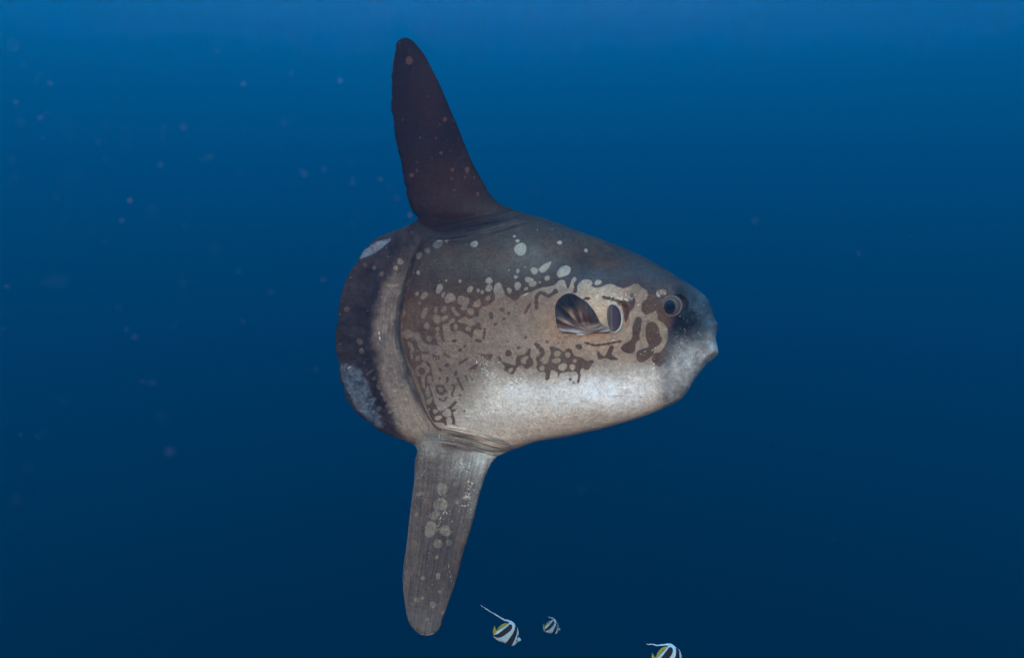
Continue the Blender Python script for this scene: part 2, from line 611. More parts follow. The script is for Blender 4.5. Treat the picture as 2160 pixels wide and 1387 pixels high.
def trunk_h(u, v, d):
    t = np.interp(u, _ux, _topv)
    b = np.interp(u, _ux, _botv)
    s = np.clip(np.abs((v - (t + b) / 2) / ((b - t) / 2 + 2)), 0, 1)
    hb = np.interp(u, _ux, _tv) * (1 - s ** 4.6) ** 0.54
    wide = 14 + 16 * sstep(1380, 1500, u)
    hb = hb * rim(d, wide)
    # forms on the head
    add = 7 * gauss(u, v, 1285, 668, 46, 40) + 5 * gauss(u, v, 1300, 588, 70, 14, -6)
    add += 6 * gauss(u, v, 1470, 690, 26, 40) - 4 * gauss(u, v, 1350, 700, 26, 60, 10)
    add += 7 * gauss(u, v, 1417, 645, 34, 34) + 4 * gauss(u, v, 1200, 840, 120, 30, 12)
    add -= 6 * gauss(u, v, 1150, 520, 70, 22, -22)
    # lips and mouth
    add += 9 * gauss(u, v, 1501, 740, 10, 10) + 8 * gauss(u, v, 1502, 686, 9, 9)
    snout = sstep(1400, 1470, u)
    add += snout * (2.4 * vnoise(u, v, 17, 11) + 1.6 * vnoise(u, v, 9, 12))
    dm = seg_dist(u, v, [(1512, 713), (1494, 716), (1484, 726)])[0]
    add -= 5 * np.exp(-0.5 * (dm / 4) ** 2)
    dm = seg_dist(u, v, smooth_open([(1478, 660), (1462, 700), (1460, 745), (1478, 780)]))[0]
    add -= 2.5 * np.exp(-0.5 * (dm / 8) ** 2)
    # gill pit and eye socket
    e = np.hypot((u - GILL_C[0]) / 17, (v - GILL_C[1]) / 30)
    add -= 12 * sstep(1.15, 0.7, e)
    e = np.hypot(u - EYE_C[0], v - EYE_C[1])
    add += 3.2 * np.exp(-0.5 * ((e - 23) / 4) ** 2)
    add -= 9 * sstep(21, 15, e)
    add += 1.4 * vnoise(u, v, 55) + 0.9 * vnoise(u, v, 22, 3) + 0.5 * vnoise(u, v, 9, 4)
    return np.maximum(hb + add * rim(d, 30) * sstep(10, 60, hb), 0)


def fish_h(u, v, d):
    hb = trunk_h(u, v, d)
    t = np.interp(v, [80, 300, 450, 530, 860, 935, 1100, 1340], [6, 13, 22, 10, 10, 23, 14, 6])
    hf = t * rim(d, 42)
    dc, arc, side = seg_dist(u, v, CREASE)
    left = np.where(side > 0, dc, -dc)      # > 0 on the rudder side
    band = sstep(-2, 12, left) * sstep(88, 58, left) * sstep(0, 60, arc) * sstep(470, 400, arc)
    hf = hf + 15 * band * rim(d, 30)
    # soft folds on the rudder, running outwards
    ang = np.degrees(np.arctan2(v - 700, 1010 - u))
    clav = sstep(60, 90, left) * (v > 500) * (v < 925)
    hf = hf + clav * rim(d, 20) * (1.0 * np.sin(ang * 0.9) + 1.3 * vnoise(u, v, 26, 6))
    hf = np.maximum(hf, 0.02)
    h = (hb ** 3 + hf ** 3) ** (1 / 3)
    # creases
    h = h - 8 * np.exp(-0.5 * (dc / 5.2) ** 2) * sstep(0, 40, arc) * rim(d, 16)
    dd, a2, s2 = seg_dist(u, v, DBASE)
    h = h - 3.5 * np.exp(-0.5 * ((dd) / 4) ** 2) * rim(d, 20)
    for k, (off, amp) in enumerate([(9, 2.2), (-8, 2.4), (-15, 1.6), (-22, 1.4)]):
        sd = np.where(s2 > 0, dd, -dd)
        h = h - amp * np.exp(-0.5 * ((sd - off + 2 * vnoise(u, v, 30, k)) / 2.6) ** 2) * rim(d, 24) * sstep(905, 960, u) * sstep(1130, 1080, u)
    dd, a3, s3 = seg_dist(u, v, ABASE)
    sd = np.where(s3 > 0, dd, -dd)
    for k, (off, amp) in enumerate([(-22, 1.6), (-15, 1.8), (-8, 2.0), (0, 2.4), (7, 1.4)]):
        h = h - amp * np.exp(-0.5 * ((sd - off + 2 * vnoise(u, v, 30, k + 5)) / 2.4) ** 2) * rim(d, 24) * sstep(915, 950, u) * sstep(1085, 1040, u)
    # slanting folds above the mottling
    for p in ([(1058, 505), (1046, 530), (1032, 555)], [(1036, 512), (1024, 540), (1020, 560)]):
        dd = seg_dist(u, v, p)[0]
        h = h - 1.6 * np.exp(-0.5 * (dd / 2.6) ** 2)
    # fin rays, low relief
    fin = sstep(430, 380, v) + sstep(985, 1040, v)
    h = h + fin * rim(d, 26) * (0.8 * vnoise((u - 0.25 * (v - 260)) * 1.0, v * 0.06, 7, 8) + 0.8 * vnoise(u, v, 40, 9))
    return np.maximum(h, 0.05)


# ------------------------------------------------------------------ the sunfish: pigment, traced as shapes
ZA = lambda p: (840 + p[0] / 7.704, 560 + p[1] / 7.704)
ZB = lambda p: (1060 + p[0] / 7.704, 480 + p[1] / 7.704)
ZC = lambda p: (1100 + p[0] / 4.623, 420 + p[1] / 4.623)
ZD = lambda p: (840 + p[0] / 6.933, 720 + p[1] / 6.933)
ZE = lambda p: (1040 + p[0] / 7.704, 680 + p[1] / 7.704)
ZF = lambda p: (1100 + p[0] / 4.623, 680 + p[1] / 4.623)
ZG = lambda p: (680 + p[0] / 4.623, 680 + p[1] / 4.623)
ZH = lambda p: (680 + p[0] / 4.623, 420 + p[1] / 4.623)
ZI = lambda p: (820 + p[0] / 2.89, 880 + p[1] / 2.89)
KZ = {ZA: 7.704, ZB: 7.704, ZC: 4.623, ZD: 6.933, ZE: 7.704, ZF: 4.623, ZG: 4.623, ZH: 4.623, ZI: 2.89}


class Marks:
    """signed distances of pigment shapes, evaluated only near each shape"""
    def __init__(self, u, v):
        self.u, self.v = u, v
        self.f = np.full(u.shape, -30.0)
    def _box(self, lo, hi, m=14):
        return np.nonzero((self.u > lo[0] - m) & (self.u < hi[0] + m) & (self.v > lo[1] - m) & (self.v < hi[1] + m))[0]
    def _put(self, i, d, cut):
        if cut: self.f[i] = np.minimum(self.f[i], -d)
        else: self.f[i] = np.maximum(self.f[i], d)
    def ell(self, z, lst, cut=False):
        for e in lst:
            x, y, a = e[:3]
            b = e[3] if len(e) > 3 else a
            ang = R(e[4]) if len(e) > 4 else 0.0
            (cx, cy), k = z((x, y)), KZ[z]
            a, b = a / k, b / k
            r = max(a, b)
            i = self._box((cx - r, cy - r), (cx + r, cy + r))
            du, dv = self.u[i] - cx, self.v[i] - cy
            # small bumps so that no spot is a perfect ellipse
            th = np.arctan2(dv, du)
            wob = 1 + 0.07 * np.sin(2 * th + x) + 0.06 * np.sin(3 * th + y)
            p = du * math.cos(ang) - dv * math.sin(ang)
            q = du * math.sin(ang) + dv * math.cos(ang)
            n = np.sqrt((p / a) ** 2 + (q / b) ** 2) + 1e-6
            gl = np.sqrt((p / a ** 2) ** 2 + (q / b ** 2) ** 2) + 1e-6
            d = (wob - n) * n / gl
            self._put(i, np.clip(d, -14, 14), cut)
    def poly(self, z, lst, cut=False):
        for pts in lst:
            p = smooth_closed([z(q) for q in pts], 3)
            i = self._box(p.min(0), p.max(0))
            self._put(i, np.clip(poly_sdf(self.u[i], self.v[i], p), -14, 200), cut)
    def line(self, z, lst, cut=False):
        for r, pts in lst:
            p = smooth_open([z(q) for q in pts], 3)
            i = self._box(p.min(0) - r / KZ[z], p.max(0) + r / KZ[z])
            d, arc, _ = seg_dist(self.u[i], self.v[i], p)
            rr = r / KZ[z] * (1 + 0.18 * np.sin(arc * 0.55 + r))
            self._put(i, np.clip(rr - d, -14, 14), cut)


def pigment_mark(u, v):
    """> 0 where the dark pigment lies, in photo pixels from its border"""
    M = Marks(u, v)
    px = lambda p: p
    KZ[px] = 1.0
    border = [ZA(p) for p in [(250, 1090), (300, 1080), (350, 1100), (355, 1170), (420, 1250), (480, 1280), (560, 1285), (640, 1300), (710, 1285), (745, 1230), (745, 1150),
                              (725, 1050), (715, 980), (740, 945), (800, 940), (840, 905), (860, 870), (895, 855), (960, 885), (1010, 860), (1090, 820), (1150, 866), (1170, 866), (1250, 830),
                              (1305, 832), (1315, 760), (1320, 720), (1370, 670), (1440, 655), (1510, 612), (1568, 555), (1570, 480), (1545, 410), (1560, 340),
                              (1590, 290), (1640, 270), (1682, 310), (1690, 370), (1725, 420)]]
    border += [ZB(p) for p in [(30, 1070), (80, 1120), (150, 1160), (215, 1195), (250, 1160), (300, 1095), (380, 1060), (470, 1045), (560, 1000), (640, 972), (740, 960),
                               (830, 937), (870, 910), (910, 862), (960, 845), (1010, 862), (1030, 920), (1045, 975), (1065, 995), (1085, 960), (1105, 900), (1122, 850),
                               (1150, 808), (1190, 805), (1205, 840), (1172, 885), (1150, 905), (1162, 945), (1165, 990), (1130, 1045), (1150, 1062), (1205, 1060), (1215, 1000), (1215, 945), (1250, 890), (1310, 842),
                               (1400, 840), (1450, 868), (1462, 905), (1442, 952), (1500, 978), (1580, 972), (1650, 942), (1700, 922), (1760, 910), (1820, 930)]]
    border += [ZC(p) for p in [(930, 850), (990, 868), (1050, 852), (1090, 826), (1140, 826), (1172, 860), (1222, 888), (1238, 930), (1215, 980), (1180, 1000), (1168, 1040), (1172, 1090),
                               (1212, 1130), (1270, 1108), (1310, 1085), (1325, 1120), (1330, 1180)]]
    border += [ZF(p) for p in [(1380, 0), (1425, 60), (1430, 150), (1402, 230), (1352, 288), (1285, 300), (1268, 365), (1300, 408), (1345, 432), (1400, 392), (1450, 345), (1500, 260), (1545, 175),
                               (1600, 95), (1700, 62), (1780, 25), (1900, 20)]]
    border += [(1560, 600), (1400, 300), (1000, 40), (700, 40), (600, 700), (700, 1000), (800, 960), (846, 700), (862, 694)]
    p = np.array(border)
    M.f = np.clip(poly_sdf(u, v, p), -30, 30)
    # strip beside the crease
    M.poly(ZD, [[(40, -60), (270, -40), (280, 30), (300, 90), (350, 140), (440, 145), (455, 170), (410, 190), (350, 180), (340, 230), (360, 280), (430, 290), (480, 360), (490, 440), (520, 560),
                 (500, 590), (488, 520), (460, 490), (430, 510), (430, 590), (470, 620), (475, 680), (510, 800), (530, 900), (575, 935), (575, 985), (620, 1020), (682, 985), (740, 950),
                 (830, 870), (860, 890), (800, 960), (780, 985), (860, 985), (840, 1010), (800, 1040), (830, 1130), (835, 1225), (780, 1200), (700, 1225), (640, 1185), (540, 1180), (500, 1150),
                 (430, 1000), (370, 800), (280, 560), (230, 420), (150, 300), (60, 60)]])
    M.poly(ZA, [[(930, 850), (960, 890), (1010, 930), (1100, 945), (1180, 985), (1240, 965), (1290, 922), (1330, 940), (1352, 1000), (1352, 1050), (1290, 1032), (1240, 1042), (1215, 1110),
                 (1205, 1165), (1180, 1165), (1130, 1115), (1060, 1085), (1000, 1060), (940, 1058), (880, 1070), (852, 1040), (835, 960), (870, 935), (915, 915)]])
    # pale spots in the dark
    M.ell(ZA, [(670, 378, 80, 54, 65), (425, 485, 70, 46, 35), (305, 458, 37, 31, 90), (345, 610, 22), (248, 738, 17), (778, 242, 20, 16, 60), (1003, 253, 26), (728, 475, 52, 30, 60),
               (1285, 622, 62, 56, 20), (1312, 565, 24, 18, 60), (1180, 745, 62, 55, -20), (1165, 388, 58, 42, 60), (1477, 245, 56, 50, 20), (1475, 365, 64, 52, 40), (1300, 405, 27), (1365, 433, 36, 26, 80),
               (1460, 528, 44, 38, 90), (425, 770, 92, 42, 68), (610, 722, 60, 29, 80), (745, 710, 56, 45, 60), (628, 870, 74, 68, 80), (750, 850, 58, 33, 35), (80, 785, 62, 36, 50),
               (48, 960, 60, 30, -75), (462, 980, 62, 44, -70), (637, 1030, 38), (935, 995, 46, 38, 80), (1135, 1025, 52, 36, -15), (155, 1140, 62, 36, 30), (505, 1185, 54, 40, -60), (1805, 405, 54, 32, -70)], True)
    M.poly(ZA, [[(757, 520), (800, 462), (860, 445), (900, 470), (932, 530), (920, 575), (850, 592), (790, 612), (757, 585)],
                [(958, 560), (985, 500), (1040, 490), (1090, 512), (1140, 520), (1152, 590), (1120, 660), (1115, 705), (1080, 722), (1022, 715), (1020, 680), (1045, 642), (985, 622)]], True)
    M.line(ZA, [(26, [(890, 692), (912, 740), (950, 785), (982, 800)]), (37, [(636, 1115), (660, 1190), (682, 1262)]), (30, [(175, 1258), (215, 1310), (232, 1365)]), (34, [(310, 1115), (315, 1190), (370, 1290), (450, 1340)])], True)
    M.ell(ZB, [(290, 350, 112, 92, 70), (245, 213, 35, 24, 20), (192, 140, 24, 16, 0), (930, 243, 40, 33, 15), (1355, 370, 34, 28, -30), (515, 700, 58, 56), (250, 705, 36, 27, 70), (215, 800, 31),
               (435, 850, 72, 48, -20), (492, 915, 62, 44, 20), (725, 820, 42), (605, 885, 21, 17), (245, 945, 72, 50, 70), (107, 1020, 52, 32, -70), (383, 993, 42, 25, 25), (368, 640, 12), (105, 690, 18, 10, 45)], True)
    M.poly(ZB, [[(588, 670), (640, 620), (700, 580), (792, 548), (770, 620), (720, 690), (660, 732), (610, 715)], [(888, 775), (895, 710), (950, 640), (1030, 613), (1092, 640), (1107, 700), (1055, 770), (930, 812)]], True)
    M.ell(ZC, [(745, 812, 36, 24, 10), (1365, 905, 46, 28, -5)], True)
    M.ell(ZD, [(277, 135, 17), (285, 243, 44, 32, 90), (455, 865, 60, 34, 60), (450, 990, 18), (540, 1020, 38, 32), (585, 1115, 57, 32, 25), (745, 1165, 64, 42, -80), (605, 940, 50, 42, 60), (195, 190, 70, 16, -80)], True)
    M.poly(ZD, [[(258, 380), (330, 330), (380, 288), (402, 320), (465, 400), (460, 450), (402, 490), (390, 600), (400, 690), (430, 650), (455, 700), (465, 790), (430, 812), (400, 762), (402, 700), (350, 672), (338, 560),
                 (328, 490), (288, 512), (255, 450)], [(640, 1050), (700, 985), (750, 985), (775, 1040), (770, 1085), (700, 1100)]], True)
    # dark marks on the pale side
    M.ell(ZA, [(1508, 808, 62, 38, 90), (1690, 715, 41, 36), (1797, 775, 27), (1718, 862, 30, 22), (1582, 948, 34, 24, 20), (1300, 1220, 62, 30, -5), (910, 1222, 50, 26, 15), (1085, 1303, 32, 20, 50), (1000, 1370, 35, 22, 40), (1770, 1230, 13)])
    M.line(ZA, [(22, [(1405, 1030), (1398, 1100), (1390, 1175)])])
    M.line(ZB, [(30, [(875, 1030), (800, 1080), (740, 1110), (650, 1062), (592, 1072), (555, 1120), (548, 1220), (555, 1300)]), (24, [(450, 1240), (400, 1320), (370, 1385)]), (20, [(1640, 1125), (1720, 1145), (1800, 1150)])])
    M.ell(ZB, [(862, 1030, 44, 36, -40), (752, 1108, 44, 30, 30), (5, 1340, 28), (1370, 1150, 60, 26, 10)])
    M.poly(ZC, [[(800, 952), (860, 968), (930, 975), (1000, 985), (1052, 992), (1060, 920), (1090, 918), (1110, 980), (1100, 1050), (1050, 1110), (1020, 1205), (1000, 1160), (985, 1060), (950, 1010), (860, 985), (800, 970)],
                [(1120, 1150), (1170, 1165), (1165, 1250), (1150, 1340), (1172, 1400), (1150, 1370), (1110, 1410), (1110, 1480), (1050, 1505), (990, 1480), (968, 1450), (1000, 1410), (1050, 1380), (1080, 1340), (1082, 1240)],
                [(1222, 1212), (1300, 1200), (1340, 1260), (1352, 1330), (1372, 1360), (1352, 1410), (1302, 1450), (1282, 1515), (1252, 1545), (1180, 1588), (1128, 1570), (1124, 1488), (1200, 1450), (1240, 1430), (1212, 1340)]])
    M.ell(ZD, [(345, 430, 56, 50), (905, 125, 34, 22, 35), (975, 65, 26, 18, 50), (712, 345, 33), (615, 410, 34, 24, -40), (840, 465, 38, 26, 60), (720, 555, 44, 25, 85), (605, 535, 24), (1080, 550, 20, 14), (905, 785, 18), (965, 1015, 18, 14), (985, 510, 18)])
    M.poly(ZD, [[(500, 180), (530, 180), (560, 202), (600, 200), (612, 265), (570, 258), (530, 282), (505, 240)], [(1162, 180), (1250, 185), (1330, 190), (1378, 178), (1365, 240), (1320, 278), (1260, 235)],
                [(1040, 400), (1080, 360), (1120, 340), (1130, 303), (1188, 325), (1150, 370), (1132, 412), (1080, 405), (1020, 432)]])
    M.line(ZD, [(19, [(675, 180), (740, 225)]), (17, [(890, 325), (1000, 255)]), (21, [(688, 722), (655, 660), (605, 645), (565, 665), (575, 725), (612, 760), (650, 752)]), (13, [(600, 835), (665, 868), (710, 812)]),
                (14, [(790, 635), (822, 645), (815, 700), (788, 760), (795, 800)]), (19, [(868, 540), (892, 600), (928, 660), (942, 692)]), (10, [(995, 500), (1000, 550), (1015, 572)])])
    M.ell(ZE, [(250, 497, 57, 52), (418, 410, 36, 22, 0), (230, 310, 13), (530, 245, 32, 22, 90), (880, 315, 27, 20, -50), (1065, 325, 14), (1135, 325, 14), (1255, 920, 24), (1312, 975, 22)])
    M.line(ZE, [(36, [(695, 350), (750, 405), (800, 460), (812, 500), (770, 550), (735, 590), (742, 640), (775, 690)]), (11, [(1480, 320), (1560, 345), (1640, 378), (1740, 372)]), (20, [(1405, 850), (1385, 965)])])
    M.poly(ZE, [[(78, 560), (105, 543), (130, 580), (150, 630), (240, 660), (350, 695), (370, 640), (365, 600), (400, 535), (500, 520), (550, 470), (590, 413), (614, 430), (605, 540), (645, 600), (652, 680), (600, 720),
                 (570, 752), (520, 752), (490, 710), (440, 700), (400, 720), (370, 770), (330, 832), (290, 838), (178, 770), (195, 720), (150, 660), (95, 612)],
                [(918, 395), (960, 383), (1010, 400), (1090, 430), (1150, 470), (1210, 418), (1280, 440), (1300, 500), (1340, 540), (1440, 570), (1530, 620), (1600, 608), (1642, 622), (1610, 680), (1550, 762), (1500, 767),
                 (1450, 735), (1420, 790), (1410, 865), (1380, 862), (1350, 800), (1250, 800), (1150, 810), (1085, 830), (1070, 892), (1050, 892), (1050, 820), (960, 770), (932, 820), (912, 922), (848, 922),
                 (850, 802), (760, 802), (700, 725), (755, 650), (820, 670), (880, 660), (902, 590), (940, 510), (933, 450)],
                [(1335, 370), (1400, 348), (1442, 370), (1440, 432), (1375, 432)]])
    M.ell(ZE, [(285, 770, 45, 32, 50), (1040, 505, 57, 48), (1212, 525, 46, 42), (1032, 620, 68, 44, 8), (1130, 720, 80, 54, 20), (1328, 620, 31), (1292, 725, 52, 44, -40), (795, 740, 44)], True)
    M.poly(ZE, [[(448, 600), (500, 558), (562, 543), (577, 570), (540, 612), (530, 672), (478, 662)], [(758, 600), (830, 548), (882, 560), (892, 640), (840, 672), (790, 642)]], True)
    M.line(ZE, [(44, [(1330, 470), (1400, 490), (1480, 530), (1550, 585)])], True)
    M.line(ZF, [(11, [(620, 195), (700, 217), (760, 217), (850, 205), (925, 188), (965, 185)])])
    M.poly(ZF, [[(740, 270), (790, 322), (818, 318), (858, 240), (880, 218), (902, 250), (880, 312), (950, 355), (880, 367), (820, 347), (750, 357)]])
    # pale spots on rudder, band and lower fin
    dc, arc, side = seg_dist(u, v, CREASE)
    rud = ((side > 0) & (u < 930)) | (v < 470)
    low = seg_dist(u, v, ABASE)
    low = ((low[2] > 0) & (v > 915)) | (v > 965)
    M.f = np.where(low & (v > 930), 30.0, M.f)
    keep = M.f.copy()
    M.f = np.where(rud | low, 30.0, M.f)
    M.ell(ZG, [(383, 275, 26), (365, 185, 30), (500, 545, 19), (545, 620, 30, 18, -70), (550, 838, 25), (630, 810, 19), (730, 985, 23), (800, 1010, 22), (660, 965, 10), (505, 745, 22), (600, 445, 20), (715, 665, 28, 18, 10),
               (770, 605, 22, 14, 30), (410, 390, 16, 8, 60), (875, 1030, 16), (560, 915, 16), (740, 900, 28, 18, 40), (650, 600, 18), (780, 370, 22, 14, 20)], True)
    M.line(ZG, [(13, [(580, 690), (615, 750)]), (13, [(655, 875), (710, 848)]), (9, [(435, 505), (490, 460)])], True)
    M.ell(ZH, [(575, 725, 24), (505, 670, 20), (1128, 438, 50, 38, 20), (1210, 412, 19), (1482, 438, 42, 28, 20), (1025, 500, 26), (940, 550, 32), (935, 715, 20), (760, 610, 30), (715, 670, 24), (415, 640, 18), (240, 1070, 26), (640, 560, 10)], True)
    M.ell(ZI, [(325, 435, 36, 34), (315, 528, 45, 38, 40), (280, 595, 35, 25, 20), (255, 680, 48, 38, 80), (345, 690, 33), (300, 768, 30, 26), (368, 762, 19), (415, 513, 14), (470, 487, 14), (508, 290, 17), (315, 300, 11),
               (272, 225, 26, 20, 80), (325, 238, 10), (292, 850, 13), (300, 965, 20, 14, 80), (208, 978, 14), (168, 590, 10), (190, 465, 24, 12, 10), (400, 405, 10), (205, 1100, 10), (310, 1060, 12), (270, 1140, 20), (235, 1230, 12), (330, 1190, 12), (170, 1110, 16)], True)
    ZJ = lambda p: (800 + p[0] / 3.153, 60 + p[1] / 3.153)
    KZ[ZJ] = 3.153
    M.ell(ZJ, [(585, 940, 14, 22, 0), (570, 990, 9), (632, 990, 8), (500, 1075, 10), (378, 728, 9), (437, 605, 14), (402, 638, 7), (325, 452, 8), (200, 215, 26), (410, 828, 12), (485, 940, 14), (480, 1000, 10), (250, 888, 7), (470, 812, 6), (540, 862, 5), (450, 748, 5), (655, 1105, 12), (215, 975, 14), (250, 945, 10), (490, 612, 6)], True)
    M.line(ZH, [(10, [(640, 838), (700, 842), (735, 835)])], True)
    return M.f, rud, low, (dc, arc, side)


def mixc(a, b, f):
    return a * (1 - f[:, None]) + b * f[:, None]


GAIN = np.array([1.0, 0.93, 0.75])


def pigments(u, v, mark, rud, low, crease):
    """pale and dark pigment of every point of the hide, with painted-in sheen on back and snout (linear reflectance)"""
    P = lambda *c: lin(c)[None, :] * GAIN
    one = np.ones((len(u), 1))
    dc, arc, side = crease
    L = one * P(140, 124, 113)
    # belly grades to chalk white
    bl = np.interp(u, [880, 960, 1040, 1150, 1260, 1350, 1420, 1480], [890, 850, 792, 788, 782, 770, 785, 795])
    L = mixc(L, one * P(208, 199, 186), sstep(-45, 60, v - bl + 14 * vnoise(u, v, 40, 1)))
    L = mixc(L, one * P(232, 236, 236), 0.95 * gauss(u, v, 1280, 828, 62, 22, -8) * np.clip(1 + 0.5 * vnoise(u, v, 26, 31) + 0.3 * vnoise(u, v, 9, 32), 0, 1.05)
             + 0.5 * gauss(u, v, 1345, 800, 26, 14, 20) * np.clip(0.6 + 0.6 * vnoise(u, v, 12, 33), 0, 1))
    L = mixc(L, one * P(200, 206, 206), 0.25 * gauss(u, v, 1110, 830, 60, 36, 0))
    L = mixc(L, one * P(184, 164, 146), 0.75 * gauss(u, v, 1250, 720, 130, 40, 0))
    L = mixc(L, one * P(206, 186, 162), 0.8 * gauss(u, v, 1265, 640, 50, 40, 0))
    L = mixc(L, one * P(150, 150, 146), 0.5 * gauss(u, v, 960, 870, 60, 40))
    # spots on the back are cooler and paler
    L = mixc(L, one * P(158, 166, 164), sstep(640, 575, v) * sstep(1400, 1250, u) * 0.85)
    L = mixc(L, one * P(104, 106, 108), sstep(1040, 960, u) * sstep(560, 530, v) * 0.9)
    L = mixc(L, one * P(132, 122, 113), 0.8 * gauss(u, v, 880, 680, 36, 90))
    L = mixc(L, one * P(160, 152, 132), gauss(u, v, 1398, 700, 16, 40) * 0.7)

    Dk = one * P(114, 90, 76)
    Dk = mixc(Dk, one * P(88, 73, 65), sstep(660, 580, v))
    Dk = mixc(Dk, one * P(68, 60, 58), sstep(560, 470, v - 0.22 * np.clip(u - 1130, 0, None)))
    Dk = mixc(Dk, one * P(112, 120, 122), 0.7 * gauss(u, v, 1120, 545, 62, 34, 8))  # grey-blue sheen on the upper flank, painted into the dark colour
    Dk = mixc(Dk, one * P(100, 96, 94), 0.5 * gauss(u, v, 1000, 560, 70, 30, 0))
    Dk = mixc(Dk, one * P(78, 108, 132), 0.7 * gauss(u, v, 1270, 588, 55, 15, -4) + 0.3 * gauss(u, v, 1380, 585, 60, 20, -30))  # blue light from above on ridge and forehead, painted in as sheen
    Dk = mixc(Dk, one * P(74, 64, 62), 0.6 * gauss(u, v, 1240, 540, 50, 22, -20))
    Dk = mixc(Dk, one * P(122, 108, 96), 0.5 * gauss(u, v, 1190, 765, 60, 30))
    # muzzle: one softly clouded grey-blue field, dark above the mouth and under the eye, pale on lips and chin
    cloud = 14 * vnoise(u, v, 26, 2) + 7 * vnoise(u, v, 11, 4)
    mzc = one * P(72, 76, 84)
    mzc = mixc(mzc, one * P(166, 168, 170), sstep(-30, 38, v - np.interp(u, [1380, 1430, 1470, 1515], [752, 735, 716, 704]) + cloud))
    mzc = mixc(mzc, one * P(44, 46, 54), np.clip(0.95 * gauss(u, v, 1446, 684, 34, 20, -8), 0, 1))
    mzc = mixc(mzc, one * P(40, 46, 56), 0.7 * gauss(u, v, 1436, 628, 34, 16, -30))
    mzc = mixc(mzc, one * P(84, 108, 126), np.clip(0.75 * gauss(u, v, 1484, 645, 20, 38, 14) + 0.6 * gauss(u, v, 1504, 684, 12, 16), 0, 1))  # blue highlight on snout and upper lip, painted into the colour
    mzc = mixc(mzc, one * P(186, 190, 194), np.clip(0.6 * gauss(u, v, 1505, 728, 9, 20) + 0.3 * gauss(u, v, 1450, 742, 26, 22), 0, 1))
    mzc = mixc(mzc, one * P(112, 104, 98), 0.55 * gauss(u, v, 1395, 745, 22, 26))
    mzc = mzc * (1 + 0.15 * vnoise(u, v, 15, 51) + 0.16 * vnoise(u, v, 6, 52))[:, None]
    wm = sstep(1396, 1424, u + 0.20 * (v - 690) + 0.5 * cloud) * sstep(560, 600, v + 0.4 * (u - 1440))
    Dk = mixc(Dk, mzc, wm)
    wl = sstep(1402, 1420, u + 0.10 * (v - 690)) * sstep(610, 660, v)
    wl = np.maximum(wl, sstep(1372, 1412, u + 0.5 * cloud) * sstep(745, 775, v))
    L = mixc(L, mzc, wl)

    # warm brown clouds over forehead and back
    wc = np.clip(0.9 * vnoise(u, v, 48, 41) + 0.6 * vnoise(u, v, 17, 42), 0, 1) * sstep(640, 590, v)
    Dk = mixc(Dk, one * P(104, 84, 70), 0.55 * wc)
    # rudder
    left = np.where(side > 0, dc, -dc)
    cl = one * P(71, 60, 62)
    cl = mixc(cl, one * P(70, 54, 62), gauss(u, v, 760, 610, 20, 120, 10) * 0.3 + 0.4 * sstep(860, 910, v))
    cl = mixc(cl, one * P(160, 160, 165), 0.8 * gauss(u, v, 880, 935, 40, 12))
    f_band = sstep(-2, 9, left + 3 * vnoise(u, v, 14, 8)) * sstep(1.22, 0.78, (left + 4 * vnoise(u, v, 18, 4) + 3 * vnoise(u, v, 7, 3)) / np.interp(arc, [0, 60, 200, 330, 440], [34, 46, 58, 66, 62]))
    bandc = one * P(134, 120, 112)
    bandc = mixc(bandc, one * P(72, 62, 60), sstep(640, 500, v))
    bandc = bandc * (1 + 0.22 * vnoise(u, v, 26, 14) + 0.14 * vnoise(u, v, 9, 15))[:, None]
    bandc = mixc(bandc, one * P(166, 148, 130), sstep(790, 880, v) * 0.7)
    cl = cl * (1 + 0.25 * vnoise(u, v, 30, 17) + 0.2 * vnoise(u, v, 10, 18))[:, None]
    cl = mixc(cl, bandc, f_band)
    cl = mixc(cl, one * P(160, 145, 130), gauss(u, v, 905, 905, 34, 22) * 0.8)
    # the worn pale patches on its edge
    a = poly_sdf(u, v, smooth_closed([ZG(p) for p in [(170, 400), (250, 405), (350, 425), (400, 500), (450, 600), (490, 700), (510, 800), (530, 880), (590, 980), (600, 1030), (520, 1010), (430, 930), (350, 850), (300, 780), (240, 660), (200, 560), (178, 470)]]))
    mot = 0.55 + 0.45 * vnoise(u, v, 5, 3) + 0.25 * vnoise(u, v, 12, 5)
    worn = sstep(-3, 5, a + 3 * vnoise(u, v, 8, 9)) * np.clip(0.62 + 0.35 * vnoise(u, v, 3.4, 3) + 0.3 * vnoise(u, v, 8, 5), 0.1, 1)
    cl = mixc(cl, one * P(124, 146, 172), worn * 0.7)
    a2 = poly_sdf(u, v, smooth_closed([ZH(p) for p in [(358, 585), (400, 512), (470, 452), (560, 402), (650, 385), (665, 402), (620, 450), (560, 490), (480, 540), (400, 575)]]))
    worn2 = sstep(-1, 2, a2 + 1.5 * vnoise(u, v, 6, 2)) * (0.75 + 0.25 * vnoise(u, v, 6, 7))
    cl = mixc(cl, one * P(132, 150, 172), worn2 * 0.85)
    clL = mixc(cl, one * P(150, 140, 136), np.full(len(u), 0.34))
    clL = mixc(clL, one * P(170, 162, 152), f_band * 0.35)
    isr = rud & (v >= 468)
    tr = sstep(-1, 5, left) * isr
    Dk = mixc(Dk, cl, tr)
    L = mixc(L, clL, tr)
    # upper fin
    dd = seg_dist(u, v, DBASE)
    up = np.where(dd[2] < 0, dd[0], -dd[0]) * (v < 520) + -50.0 * (v >= 520)
    fu = sstep(-14, 10, up) * (u < 1130)
    dcol = one * P(52, 35, 32)
    dcol = mixc(dcol, one * P(82, 56, 48), 0.8 * gauss(u, v, 960, 400, 60, 50) + 0.4 * gauss(u, v, 900, 200, 26, 80))
